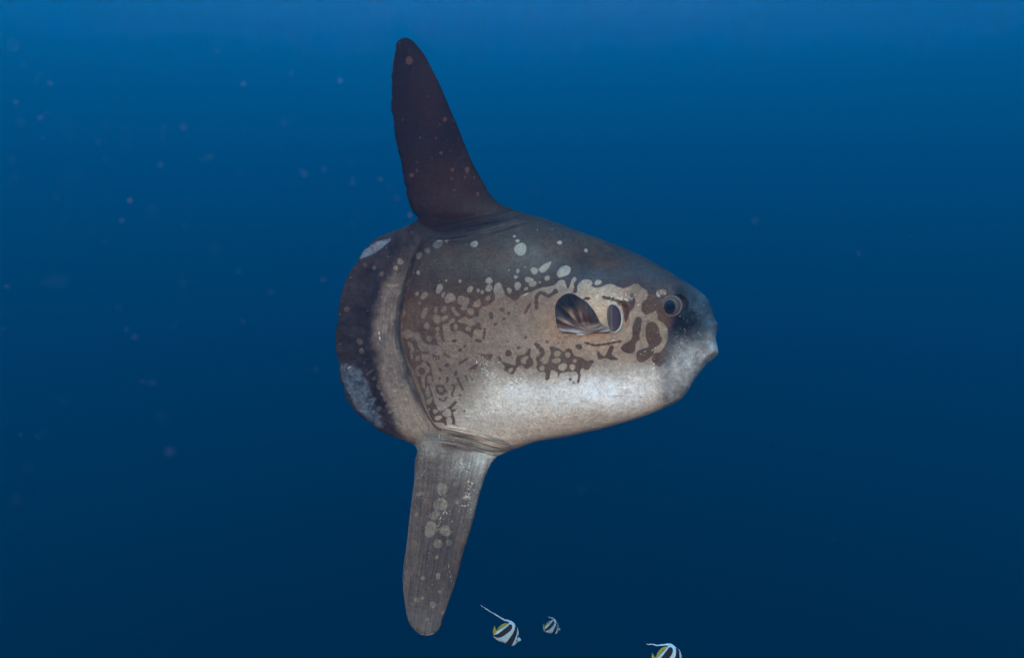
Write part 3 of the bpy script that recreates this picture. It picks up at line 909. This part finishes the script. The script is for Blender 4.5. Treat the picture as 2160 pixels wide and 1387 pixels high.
    dcol = mixc(dcol, one * P(84, 76, 72), 0.8 * gauss(u, v, 1040, 448, 60, 16, -14))
    Dk = mixc(Dk, dcol, fu)
    L = mixc(L, mixc(dcol, one * P(150, 112, 105), np.full(len(u), 0.35)), fu)
    # lower fin
    da = seg_dist(u, v, ABASE)
    dn = np.where(da[2] > 0, da[0], -da[0]) * (v > 880) + -50.0 * (v <= 880)
    fl = sstep(-30, -4, dn)
    acol = one * P(122, 112, 106)
    acol = mixc(acol, one * P(100, 86, 84), 0.7 * gauss(u, v, 920, 1160, 40, 90))
    acol = mixc(acol, one * P(190, 198, 198), 0.95 * gauss(u, v, 1028, 956, 52, 24, 20) + 0.5 * gauss(u, v, 905, 940, 22, 14) + 0.35 * gauss(u, v, 1012, 1020, 12, 50, -16))
    acol = mixc(acol, one * P(128, 124, 128), 0.5 * sstep(1250, 1330, v))
    Dk = mixc(Dk, acol, fl)
    L = mixc(L, mixc(acol, one * P(176, 172, 158), np.full(len(u), 0.42)), fl)
    # deepen the dark tones more than the pale ones
    def curve(c):
        lum = np.clip(c.mean(1, keepdims=True), 1e-4, 1)
        return c * np.array([1.0, 0.98, 0.94])[None] ** (1 - lum) * lum ** 0.30 * 1.14 * (1 + sstep(0.25, 0.6, lum) * np.array([0.10, 0.14, 0.24])[None])
    L, Dk = curve(L), curve(Dk)
    return np.clip(L, 0, 0.85), np.clip(Dk, 0, 0.85), left, fu, fl, dn, up


# ------------------------------------------------------------------ the sunfish: build
ROOT = Vector(((1120 - CU) / S, 0, (CV - 690) / S))
fish = empty("sunfish", at(1120, 690, 0))
fish.rotation_euler = (PITCH, 0, 0)
tag(fish, "huge grey-brown sunfish with mottled flank, tall dark upper fin and pale belly", "fish")

CELL = 2.0
u, v, w, d, faces = sheet(OUT, CELL, fish_h)
kz = D / (D - np.abs(w) / S)
pu, pv = CU + (u - CU) * kz, CV + (v - CV) * kz     # where this point of the near flank shows in the photo
mark, rud, low, crease = pigment_mark(pu, pv)
L, Dk, left, fu, fl, dn, up = pigments(pu, pv, mark, rud, low, crease)

# fibre direction fields
flow = np.stack([pu * 0.05, pv * 0.05, np.zeros_like(pu)], 1)
streak = np.full(len(pu), 0.06)
isb = rud & (v > 480)
flow[isb] = np.stack([(left + 3 * vnoise(pu, pv, 40, 21)) * 0.40, crease[1] * 0.022, np.full(len(pu), 3.0)], 1)[isb]
streak = np.where(isb, 0.48 * sstep(0, 8, left) * sstep(90, 50, left) + 0.08, streak)
fan = np.stack([(pu - 905 - 0.20 * (460 - pv)) * 0.16 * (1 + np.clip(460 - pv, 0, 400) / 400), pv * 0.008, np.full(len(pu), 9.0)], 1)
m_ = v < 455
flow[m_] = fan[m_]
streak = np.where(m_, 0.14, streak)
fan = np.stack([(pu - 960 + 0.17 * (pv - 940)) * 0.17 * (1 + np.clip(pv - 940, 0, 400) / 600), pv * 0.010, np.full(len(pu), 14.0)], 1)
m_ = (dn > 8)
flow[m_] = fan[m_]
streak = np.where(m_, 0.6, streak)
# wrinkled skin at the roots of both fins
m_ = (np.abs(dn + 8) < 26) & (pu > 905) & (pu < 1110)
flow[m_] = np.stack([(dn + 2.5 * vnoise(pu, pv, 45, 22)) * 0.25, pu * 0.009, np.full(len(pu), 20.0)], 1)[m_]
streak = np.where(m_, 1.7 * sstep(920, 950, pu) * sstep(1100, 1040, pu) * sstep(26, 14, np.abs(dn + 8)) + 0.06, streak)
m_ = (np.abs(up + 4) < 30) & (pu > 890) & (pu < 1130)
flow[m_] = np.stack([(up + 2.5 * vnoise(pu, pv, 45, 23)) * 0.24, pu * 0.008, np.full(len(pu), 26.0)], 1)[m_]
streak = np.where(m_, 1.2 * sstep(895, 930, pu) * sstep(1130, 1080, pu) * sstep(30, 16, np.abs(up + 4)) + 0.06, streak)

scurf = (1.0 * gauss(pu, pv, 1092, 828, 28, 26) + 0.95 * gauss(pu, pv, 1190, 842, 30, 28) + 0.45 * gauss(pu, pv, 1020, 775, 20, 20) + 0.5 * gauss(pu, pv, 1378, 795, 9, 32)
         + 0.55 * gauss(pu, pv, 1310, 625, 40, 12) + 0.5 * gauss(pu, pv, 1395, 620, 16, 8) + 0.2 * gauss(pu, pv, 1440, 730, 30, 34) + 0.5 * gauss(pu, pv, 1015, 870, 26, 16)
         + 0.5 * gauss(pu, pv, 975, 980, 16, 14) + 0.5 * gauss(pu, pv, 995, 1030, 12, 40, -14) + 0.4 * gauss(pu, pv, 935, 1090, 16, 30) + 0.12 * gauss(pu, pv, 1470, 690, 20, 20)
         + 0.35 * gauss(pu, pv, 1330, 860, 60, 20, -14) + 0.22)
scurf = np.clip(scurf, 0, 1) * sstep(560, 640, pv + 0.0 * pu) * sstep(830, 900, pu)

NM = Marks(pu, pv)
NM.line(ZF, [(4.5, [(868, 186), (890, 172), (910, 176), (935, 182)]), (5, [(1305, 242), (1290, 258), (1270, 275)]), (4, [(1192, 288), (1210, 278), (1232, 290)]), (3, [(1350, 20), (1358, 42), (1370, 40)]),
             (2.5, [(290, 240), (318, 250)]), (2.5, [(130, 765), (215, 778)]), (2.2, [(1325, 98), (1340, 95)]), (2, [(300, 1150), (325, 1148)])])
NM.line(ZG, [(6, [(552, 90), (556, 130), (566, 180)]), (4, [(245, 455), (262, 435), (280, 430)]), (4, [(680, 20), (690, 8)]), (3, [(1140, 1090), (1135, 1140)])])
NM.line(ZI, [(1.6, [(362, 870), (366, 910), (378, 970), (384, 1000)]), (0.6, [(165, 900), (158, 950), (155, 1000)]), (1.2, [(172, 372), (200, 355), (232, 300)]), (0.5, [(215, 510), (240, 460), (258, 420)]),
             (0.8, [(175, 275), (225, 235), (262, 225)]), (3, [(195, 1322), (240, 1326), (283, 1310)])])
NM.line(ZB, [(8, [(340, 1105), (380, 1085), (415, 1060)])])
nick = np.maximum(NM.f, -8)

X = np.stack([(u - CU) / S, -w / S, (CV - v) / S], 1) - np.array(ROOT)[None, :]
skin = skin_material()
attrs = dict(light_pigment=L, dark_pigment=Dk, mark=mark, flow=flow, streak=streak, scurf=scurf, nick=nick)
whole = make_mesh("whole_hide", X, faces, skin)
nrm = np.empty(len(X) * 3, np.float32)
whole.vertices.foreach_get("normal", nrm)
nrm = nrm.reshape(-1, 3)
bpy.data.meshes.remove(whole)

# split the one hide into trunk, upper fin, rudder and lower fin along its creases
fc_u = np.array([np.mean(u[list(f)]) for f in faces])
fc_v = np.array([np.mean(v[list(f)]) for f in faces])
q1 = seg_dist(fc_u, fc_v, DBASE)
q2 = seg_dist(fc_u, fc_v, ABASE)
q3 = seg_dist(fc_u, fc_v, np.vstack([[(893, 472)], CREASE, [(936, 925)]]))
part = np.zeros(len(faces), int)
part[(q3[2] > 0) & (fc_u < 940)] = 2
part[(q1[2] < 0) & (fc_v < 490)] = 1
part[(q2[2] > 0) & (fc_v > 915)] = 3
for k, nm in enumerate(["body", "dorsal_fin", "tail_fin", "anal_fin"]):
    sel = [faces[i] for i in np.nonzero(part == k)[0]]
    used = np.unique(np.concatenate([np.array(f) for f in sel]))
    remap = np.full(len(u), -1)
    remap[used] = np.arange(len(used))
    fs = [tuple(remap[list(f)].tolist()) for f in sel]
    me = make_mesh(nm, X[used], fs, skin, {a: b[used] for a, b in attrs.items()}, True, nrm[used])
    link(nm, me, fish)


def local(uu, vv, ww):
    """point that shows at photo pixel (uu, vv) and stands ww pixels off the fish's middle plane, in the fish's frame"""
    k = (D - ww / S) / D
    return Vector(((uu - CU) / S * k, -ww / S, (CV - vv) / S * k)) - ROOT


_o_sd = lambda uu, vv: poly_sdf(np.array([uu], float), np.array([vv], float), OUT)


def surf(uu, vv):
    """height of the near flank seen at photo pixel (uu, vv)"""
    ww = 60.0
    for _ in range(4):
        k = (D - ww / S) / D
        a, b = CU + (uu - CU) * k, CV + (vv - CV) * k
        ww = float(fish_h(np.array([a]), np.array([b]), _o_sd(a, b))[0])
    return ww


# ---- eye: ball, iris ring, pupil, fleshy lids
ew = surf(1414, 645)
ball_m = plain_material("eye_ball", tuple(lin((86, 80, 68))), 0.18, 0.5, 0.5, 260, 0.1)
rim_m = plain_material("eye_lid", tuple(lin((98, 90, 82))), 0.4, 0.3, 0.35, 260, 0.5)
iris_m = plain_material("eye_iris", tuple(lin((36, 33, 34))), 0.15, 0.5, 0.4, 300, 0.1)
pup_m = plain_material("eye_pupil", (0.006, 0.008, 0.011), 0.06, 0.5, 0.1, 100, 0.0)
for side in (-1, 1):
    co, fc = dome(18.0 / S, 8.0 / S, 10, 36)
    c = local(1415, 645.5, ew + 1)
    if side > 0:
        c.y = -c.y - 2 * ROOT.y
    eye = link("eye", make_mesh("eye", co, fc, ball_m), fish, c)
    if side > 0:
        eye.rotation_euler = (0, 0, math.pi)
    co, fc = dome(13.0 / S, 7.2 / S, 8, 32, 0.92, 1.1)
    link("iris", make_mesh("iris", co, fc, iris_m), eye, (-2.5 / S, -3.6 / S, -1.2 / S))
    co, fc = dome(8.2 / S, 4.8 / S, 8, 28)
    link("pupil", make_mesh("pupil", co, fc, pup_m), eye, (-2.6 / S, -7.2 / S, -0.6 / S))
    path, rad = [], []
    for k in range(48):
        t = 2 * math.pi * k / 48
        path.append(((19.5 * math.cos(t) + 0.5) / S, (-1.5 - 2.2 * math.cos(t)) / S, 19.5 * math.sin(t) / S))
        rad.append((1.7 + 1.2 * max(0, math.cos(t - 0.7))) / S)
    co, fc = loop_tube(path, rad, 10)
    link("eyelid", make_mesh("eyelid", co, fc, rim_m), eye)

# ---- gill opening: dark membrane with a white fleshy rim
gm = attr_material("gill_membrane", 0.35, 0.35, 0.35, 160, 0.4)
gr_m = plain_material("gill_lip", tuple(lin((166, 162, 146))), 0.4, 0.3, 0.35, 180, 0.4)
OV = smooth_closed([(1281, 650), (1287, 643), (1294, 643), (1302, 648), (1308, 659), (1310, 673), (1308, 687), (1302, 695), (1294, 699), (1287, 695), (1282, 681), (1280, 664)], 4)
gw = surf(1268, 668)
gu_, gv_, gww, gd, gf = sheet(OV, 1.5, lambda a, b, dd: 2.5 * rim(dd, 8), lambda a, b: gw - 0.5 - 0.10 * (a - 1285) + 1.2 * np.exp(-0.5 * ((a - 1291 - 0.06 * (b - 670)) / 1.5) ** 2))
gc = mixc(np.ones((len(gu_), 1)) * lin((60, 52, 44))[None], np.ones((len(gu_), 1)) * lin((112, 108, 96))[None], np.clip(gauss(gu_, gv_, 1290, 665, 1.6, 30) * 0.6 + sstep(1288, 1281, gu_) * 0.45 + 0.5 * gauss(gu_, gv_, 1292, 696, 9, 6), 0, 1))
gc = mixc(gc, np.ones((len(gu_), 1)) * lin((70, 52, 62))[None], 0.8 * gauss(gu_, gv_, 1299, 668, 6, 22))
gco = [local(a, b, c_) for a, b, c_ in zip(gu_, gv_, gww)]
gill = link("gill_opening", make_mesh("gill_opening", gco, gf, gm, dict(pigment=gc)), fish)
RIM = smooth_closed([(1284, 646), (1291, 640.5), (1300, 643), (1307, 650), (1311, 662), (1312, 675), (1309.5, 688), (1303, 697), (1294, 700.5), (1287, 697), (1282, 684), (1280, 664)], 4)
path, rad = [], []
for a, b in RIM:
    right = max(0.0, min(1.0, (a - 1283) / 22))
    path.append(local(a, b, gw + 1.5 - 0.06 * (a - 1285)))
    rad.append((0.25 + 1.8 * right) / S)
co, fc = loop_tube(path, rad, 10)
link("gill_lip", make_mesh("gill_lip", co, fc, gr_m), gill)

# ---- pectoral fin: a pleated fan that stands off the flank
PF = [(1200, 618), (1190, 621), (1180, 629), (1173, 640), (1170.5, 653), (1172, 669), (1173.6, 683), (1177, 692), (1184, 699), (1195, 700.5), (1208, 702.5), (1220, 708), (1231, 706.5), (1251, 703), (1272, 701.5), (1285, 701),
      (1287, 694), (1280, 688), (1274, 685), (1266, 679), (1258, 664), (1251, 652), (1237, 636.5), (1223, 627), (1210.5, 620)]
PF = smooth_closed(PF, 4)
PIV = (1246, 702)


def pf_polar(a, b):
    return np.hypot(a - PIV[0], b - PIV[1]), np.degrees(np.arctan2(PIV[1] - b, PIV[0] - a))


pf_base = surf(1225, 665)


def pf_mid(a, b):
    r, th = pf_polar(a, b)
    ground = np.interp(a, [1165, 1200, 1230, 1260, 1290], [surf(q, 670) for q in (1165, 1200, 1230, 1260, 1290)])
    lift = 5 + 30 * sstep(8, 95, r)
    pleat = (2.4 * np.sin(np.radians(th * 17)) + 1.2 * np.sin(np.radians(th * 37 + 40))) * sstep(6, 30, r) * sstep(120, 60, r)
    return ground + lift + pleat + 8 * gauss(a, b, 1250, 655, 18, 14, 50)


fu_, fv_, fw_, fd_, ff_ = sheet(PF, 1.25, lambda a, b, dd: 1.6 * rim(dd, 5) + 5 * gauss(a, b, 1264, 696, 18, 6, -10) * rim(dd, 6), pf_mid)
r_, th_ = pf_polar(fu_, fv_)
one = np.ones((len(fu_), 1))
C = lambda *c: one * lin(c)[None]
pc = C(84, 66, 56)
cr_, ct_ = np.hypot(fu_ - 1234, fv_ - 701), np.degrees(np.arctan2(701 - fv_, 1234 - fu_))
wob = 14 * vnoise(fu_, fv_, 16) + 9 * vnoise(fu_, fv_, 7, 2)
ray = (0.5 + 0.5 * np.sin(np.radians(ct_ * 15 + wob))) ** 2.5
reach = 52 + 9 * np.sin(np.radians(ct_ * 7)) + 5 * vnoise(ct_, ct_, 9, 3)
far = sstep(-7, 9, cr_ - reach)
pc = mixc(pc, C(44, 38, 38), far * 0.85)
top_ = sstep(662, 638, fv_ - 0.25 * (fu_ - 1200) + 6 * vnoise(fu_, fv_, 10, 7))
pc = mixc(pc, C(31, 32, 31), top_ * 0.9)
pc = mixc(pc, C(176, 158, 134), np.clip(ray * (0.95 - 0.45 * far) * sstep(8, 26, cr_) * sstep(78, 50, cr_) * (1 - 0.75 * top_) * sstep(105, 75, ct_), 0, 1))
pc = mixc(pc, C(66, 46, 38), 0.8 * gauss(fu_, fv_, 1228, 678, 20, 9, 25))
pc = mixc(pc, C(120, 100, 82), 0.5 * gauss(fu_, fv_, 1236, 655, 16, 9, -45))
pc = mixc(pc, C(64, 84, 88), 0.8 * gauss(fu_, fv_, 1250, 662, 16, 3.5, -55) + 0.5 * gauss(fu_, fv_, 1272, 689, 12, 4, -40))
flesh = sstep(676, 690, fv_ - 0.02 * (fu_ - 1240) + 4 * vnoise(fu_, fv_, 9, 5)) * sstep(1188, 1222, fu_)
hair = 0.62 + 0.38 * vnoise(fv_ + 0.25 * (fu_ - 1240), fu_ * 0.10, 2.6, 4)
pc = mixc(pc, C(182, 166, 146) * hair[:, None], flesh * 0.85)
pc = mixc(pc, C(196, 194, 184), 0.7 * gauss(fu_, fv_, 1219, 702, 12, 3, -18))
fine = 0.5 + 0.5 * np.sin(np.radians(th_ * 60))
pc = pc * (0.86 + 0.28 * fine * sstep(5, 25, r_))[:, None]
pfm = attr_material("pectoral_skin", 0.38, 0.35, 0.35, 220, 0.35)
pco = [local(a, b, c_) for a, b, c_ in zip(fu_, fv_, fw_)]
link("pectoral_fin", make_mesh("pectoral_fin", pco, ff_, pfm, dict(pigment=pc)), fish)

# ------------------------------------------------------------------ bannerfish
ZJ2 = lambda p: np.array((1000 + p[0] / 10.8, 1260 + p[1] / 10.8))
BC = np.array((1072.0, 1337.0))
bar_m = band_material("bannerfish_skin")
yel_m = plain_material("yellow_fin", (0.27, 0.27, 0.03), 0.45, 0.3, 0.4, 300, 0.4)
fil_m = plain_material("white_filament", (0.40, 0.52, 0.50), 0.45, 0.3, 0.2, 200, 0.3)
blk_m = plain_material("fish_eye", (0.01, 0.01, 0.014), 0.1, 0.5, 0.1, 100, 0.0)


def rel(pts):
    return np.array([ZJ2(p) - BC for p in pts])


B_OUT = smooth_closed(rel([(500, 800), (510, 765), (560, 735), (680, 660), (770, 595), (800, 560), (860, 555), (915, 590), (945, 630), (985, 672), (1008, 730), (1014, 800), (1016, 860), (1035, 900), (1062, 930), (1070, 958),
                           (1045, 985), (1000, 1000), (960, 1035), (910, 1080), (840, 1090), (770, 1068), (715, 1040), (660, 1005), (580, 988), (505, 945), (450, 895), (440, 868), (448, 840), (480, 815)]), 3)
B_BLACK = [rel([(440, 845), (490, 822), (535, 805), (640, 728), (775, 622), (800, 590), (852, 590), (872, 640), (845, 705), (765, 778), (660, 848), (565, 884), (500, 884), (455, 866)]),
           rel([(935, 640), (955, 632), (985, 690), (980, 760), (950, 880), (900, 980), (835, 1100), (760, 1090), (700, 1040), (740, 985), (800, 900), (880, 790), (922, 700)]),
           rel([(1005, 830), (1018, 870), (1000, 900), (980, 960), (965, 1000), (960, 960), (975, 900), (990, 850)])]
B_SOFT = smooth_closed(rel([(530, 748), (548, 690), (600, 630), (660, 592), (725, 570), (778, 588), (745, 620), (660, 680), (590, 728), (548, 765)]), 3)
B_TAIL = smooth_closed(rel([(430, 820), (428, 775), (440, 715), (470, 630), (485, 690), (515, 725), (545, 740), (525, 785), (490, 815), (450, 835)]), 3)


def bannerfish(name_loc, scale, roll, yaw, label, fil):
    """fish in its own frame: drawn facing right, nose down"""
    root = empty("bannerfish", name_loc)
    tag(root, label, "fish", "bannerfish swimming below the sunfish")
    k = scale / S
    def conv(uu, vv, ww):
        return np.stack([uu * k, -ww * k, -vv * k], 1)
    a, b, c_, dd, f = sheet(B_OUT, 0.8, lambda a, b, dd: 6.0 * rim(dd, 17))
    bar = np.full(len(a), -9.0)
    for p in B_BLACK:
        bar = np.maximum(bar, poly_sdf(a, b, smooth_closed(p, 3)))
    link("body", make_mesh("body", conv(a, b, c_), f, bar_m, dict(bar=bar)), root)
    a, b, c_, dd, f = sheet(B_SOFT, 0.7, lambda a, b, dd: 0.9 * rim(dd, 4) * (1 + 0.25 * np.sin(a * 3)))
    link("dorsal_fin", make_mesh("dorsal_fin", conv(a, b, c_), f, yel_m), root)
    a, b, c_, dd, f = sheet(B_TAIL, 0.7, lambda a, b, dd: 0.9 * rim(dd, 4) * (1 + 0.25 * np.sin(b * 3)))
    link("tail_fin", make_mesh("tail_fin", conv(a, b, c_), f, yel_m), root)
    p = smooth_open(rel(fil), 5)
    n = len(p)
    wv = [1.2 * math.sin(i * 0.7) * i / n for i in range(n)]
    path = [(q[0] * k, wv[i] * k, -q[1] * k) for i, q in enumerate(p)]
    rad = [max(0.55, 2.3 * (1 - i / n) ** 1.1 + 0.45) * k for i in range(n)]
    co, f = tube(path, rad, 8)
    link("dorsal_filament", make_mesh("dorsal_filament", co, f, fil_m), root)
    for sgn in (-1, 1):
        e = rel([(1003, 872)])[0]
        co, f = dome(1.9 * k, 1.4 * k, 5, 14)
        eye = link("eye", make_mesh("eye", co, f, blk_m), root, (e[0] * k, sgn * 2.6 * k, -e[1] * k))
        if sgn > 0: eye.rotation_euler = (0, 0, math.pi)
    root.rotation_euler = (ROT @ Euler((0, R(roll), R(yaw))).to_matrix()).to_euler()
    return root


def size(y, f=1.0):
    return f * (D + y) / D


bannerfish(at(BC[0], BC[1], 0.55), size(0.55), 0, 0, "black and white striped bannerfish trailing a long straight white filament, beside the sunfish's lower fin",
           [(905, 700), (918, 640), (895, 588), (840, 548), (770, 520), (690, 500), (620, 460), (500, 385), (400, 330), (290, 260), (205, 205), (150, 160)])
bannerfish(at(1165, 1322, 3.0), size(3.0, 0.63), -6, 16, "smallest striped bannerfish with a short curled white filament, farther off than the other two",
           [(905, 700), (918, 640), (895, 575), (850, 520), (790, 480), (720, 460), (660, 400)])
bannerfish(at(1413, 1389, -0.1), size(-0.1, 1.17), -13, 0, "striped bannerfish cut off by the bottom edge of the picture, its white filament nearly level",
           [(905, 700), (912, 640), (875, 578), (810, 545), (740, 540), (670, 520), (600, 520), (530, 480), (470, 465), (405, 440)])

# ------------------------------------------------------------------ drifting specks
def specks():
    rnd = random.Random(11)
    co, fc = [], []
    ph = (1 + 5 ** 0.5) / 2
    ico = [Vector(p).normalized() for p in [(-1, ph, 0), (1, ph, 0), (-1, -ph, 0), (1, -ph, 0), (0, -1, ph), (0, 1, ph), (0, -1, -ph), (0, 1, -ph), (ph, 0, -1), (ph, 0, 1), (-ph, 0, -1), (-ph, 0, 1)]]
    icf = [(0, 11, 5), (0, 5, 1), (0, 1, 7), (0, 7, 10), (0, 10, 11), (1, 5, 9), (5, 11, 4), (11, 10, 2), (10, 7, 6), (7, 1, 8), (3, 9, 4), (3, 4, 2), (3, 2, 6), (3, 6, 8), (3, 8, 9), (4, 9, 5), (2, 4, 11), (6, 2, 10), (8, 6, 7), (9, 8, 1)]
    def put(p, r):
        b = len(co)
        sq = Vector((rnd.uniform(.6, 1.3), rnd.uniform(.6, 1.3), rnd.uniform(.6, 1.3)))
        for q in ico:
            co.append(p + Vector((q.x * sq.x, q.y * sq.y, q.z * sq.z)) * r * rnd.uniform(.7, 1.2))
        fc.extend(tuple(b + i for i in f) for f in icf)
    for _ in range(150):      # close to the lens, mostly on its left: out of focus
        dist = rnd.uniform(0.3, 1.0)
        uu = rnd.triangular(-120, 1150, 40) if rnd.random() < 0.94 else rnd.uniform(0, 2160)
        vv = rnd.triangular(-60, 1100, 300)
        put(at(uu, vv, dist - D), rnd.uniform(0.0003, 0.0009) * dist * rnd.choice((0.7, 1.0, 1.0, 1.3)))
    for _ in range(150):      # all through the water
        dist = rnd.uniform(1.6, 5.5)
        put(at(rnd.uniform(-60, 2220), rnd.uniform(-40, 1420), dist - D), rnd.uniform(0.0003, 0.0007) * (0.5 + 0.2 * dist))
    m = plain_material("drifting_speck", (0.42, 0.28, 0.34), 0.8, 0.1, 0.2, 50, 0.0)
    o = link("marine_snow", make_mesh("marine_snow", co, fc, m, smooth=True))
    tag(o, kind="stuff")


specks()
